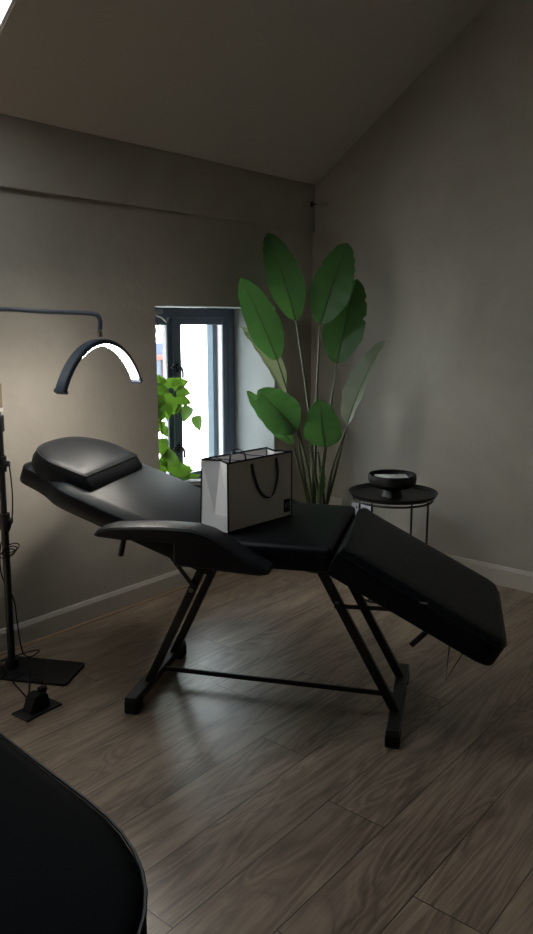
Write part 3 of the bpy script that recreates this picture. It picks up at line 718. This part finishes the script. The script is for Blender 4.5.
IL = [(157, 388, .10, 28, -20), (163, 386, .14, 26, 30), (168, 384, .18, 30, 10), (174, 385, .2, 34, 15), (178, 391, .18, 30, -10), (164, 395, .12, 40, -70),
      (170, 400, .16, 40, -95), (175, 398, .2, 36, -80), (181, 399, .2, 26, -25), (160, 402, .1, 38, -100), (166, 406, .14, 32, -80), (161, 412, .1, 30, -120), (158, 396, .08, 34, -95), (156, 384, .1, 22, 70), (163, 383, .12, 22, 120),
      (176, 404, .2, 26, -105), (189, 408, .2, 36, -115), (197, 417, .19, 34, -82), (161, 422, .1, 24, -100), (163, 428, .12, 22, -60),
      (161, 440, .1, 36, -85), (164, 449, .13, 28, -60), (163, 456, .12, 44, -25), (168, 462, .14, 40, -40), (174, 468, .15, 44, -10), (178, 472, .18, 34, 20), (186, 478, .2, 30, 10), (160, 462, .1, 36, -80), (190, 480, .16, 26, 25), (182, 474, .2, 26, -20)]
rv = random.Random(3)
for (u, v, y, px, a) in IL:
    ivyleaf(wpt(u, v, y), px * .62 * 4.3 / 760 * 1.0 * (.028 / .028) * .66, radians(a), rv.uniform(-.5, .5), rv.uniform(-.5, .5))
bm = bmesh.new()
tube(bm, smoothpts([IV + Vector((0, 0, .09)), wpt(163, 440, .12), wpt(160, 410, .1), wpt(165, 385, .14), wpt(176, 386, .2)]) , .0025, 6)
tube(bm, smoothpts([wpt(160, 400, .1), wpt(170, 402, .17), wpt(182, 404, .2), wpt(190, 407, .2), wpt(197, 416, .19)]), .002, 6)
tube(bm, smoothpts([wpt(159, 395, .1), wpt(161, 420, .1), wpt(162, 445, .1), wpt(166, 460, .13), wpt(176, 470, .16), wpt(190, 479, .18)]), .0022, 6)
for vs in bm.verts: vs.co -= IV
finish('vine', bm, 'stem', ivy, True)
bm = bmesh.new(); box(bm, -.02, .10, -.03, .05, 0, .045, Matrix.Rotation(.3, 4, 'Z'), .006)
sb = finish('small_box', bm, mat('pale_blue_box', (.25, .35, .5), .6)); sb.location = (-.80, .17, WZ0 + .0205); tag(sb, 'small blue item on the window sill behind the bag', 'box')

# ------------------------------------------------------------------ wall fittings
sk = tag(empty('wall_socket', (-.03, -.395, .262)), 'white double wall socket low on the right wall behind the table', 'socket')
bm = bmesh.new(); box(bm, -.012, -.0005, -.073, .073, -.043, .043, bev=.003); finish('face_plate', bm, 'socket', sk)
for y in (-.034, .034):
    bm = bmesh.new(); box(bm, -.0135, -.0118, y - .004, y + .004, .012, .026); box(bm, -.0135, -.0118, y - .015, y - .008, -.012, -.007); box(bm, -.0135, -.0118, y + .008, y + .015, -.012, -.007); finish('socket_holes', bm, 'slot', sk)
    bm = bmesh.new(); box(bm, -.016, -.0118, y + .018, y + .027, .014, .032, bev=.002); finish('switch', bm, 'socket', sk)
bx = tag(empty('cable_box', (-.03, -.20, .285)), 'low pale cable box on the right wall beside the socket', 'cable box')
bm = bmesh.new(); box(bm, -.022, -.0005, -.06, .06, -.035, .035, bev=.004); finish('box_body', bm, 'skirt', bx)
hk = tag(empty('wall_hook', (-.03, -.066, 2.047)), 'small pale twisted wall hook high in the corner by the ceiling', 'hook')
bm = bmesh.new(); tube(bm, [(-.0005, -.03, 0), (-.012, -.03, 0)], .012, 10); tube(bm, smoothpts([(-.012, -.05, .006), (-.022, -.03, -.008), (-.024, -.01, .008), (-.022, .01, -.006), (-.012, .025, .006)]), .006, 8); finish('hook_wire', bm, mat('pale_hook', (.35, .33, .29), .5), hk, True)
bm = bmesh.new(); box(bm, -.045, -.032, .040, .0655, -.014, .014, bev=.003); tube(bm, [(-.012, .02, 0), (-.038, .045, 0)], .003, 6); finish('peg', bm, 'slot', hk)

# ------------------------------------------------------------------ second bed, its end close to the camera
FB = Vector((-3.483, -1.70, 0)); fb_ = tag(empty('treatment_bed', FB, radians(-3.7)), 'end of a black padded treatment bed in the near bottom left corner', 'treatment bed')
fp = roundpoly([(-.32, -.51), (.34, -.51), (.34, .75), (-.32, .75)], [.16, .33, .08, .08], 12)
bm = bmesh.new(); slab(bm, fp, [(.012, .56), (.003, .565), (0, .575), (0, .638), (.004, .648), (.016, .655), (.03, .656)], lambda a, b, c: Vector((a, b, c)), .006)
pd = finish('padded_top', bm, 'leather_matt', fb_, True, 50)
bm = bmesh.new(); tube(bm, [Vector((p.x, p.y, .648)) for p in fp], .003, 6, closed=True); finish('piping', bm, 'piping', pd, True)
bm = bmesh.new()
for x in (-.2, .2): rod(bm, (x, -.35, .545), (x, .65, .545), .025, .028)
for y in (-.3, .6): rod(bm, (-.2, y, .545), (.2, y, .545), .025, .028)
finish('under_frame', bm, 'metal', fb_)
for x in (-.2, .2):
    for y in (-.28, .58):
        bm = bmesh.new(); rod(bm, (x, y, .54), (x, y, 0), .026, .03, up=(1, 0, 0)); finish('leg', bm, 'metal', fb_)
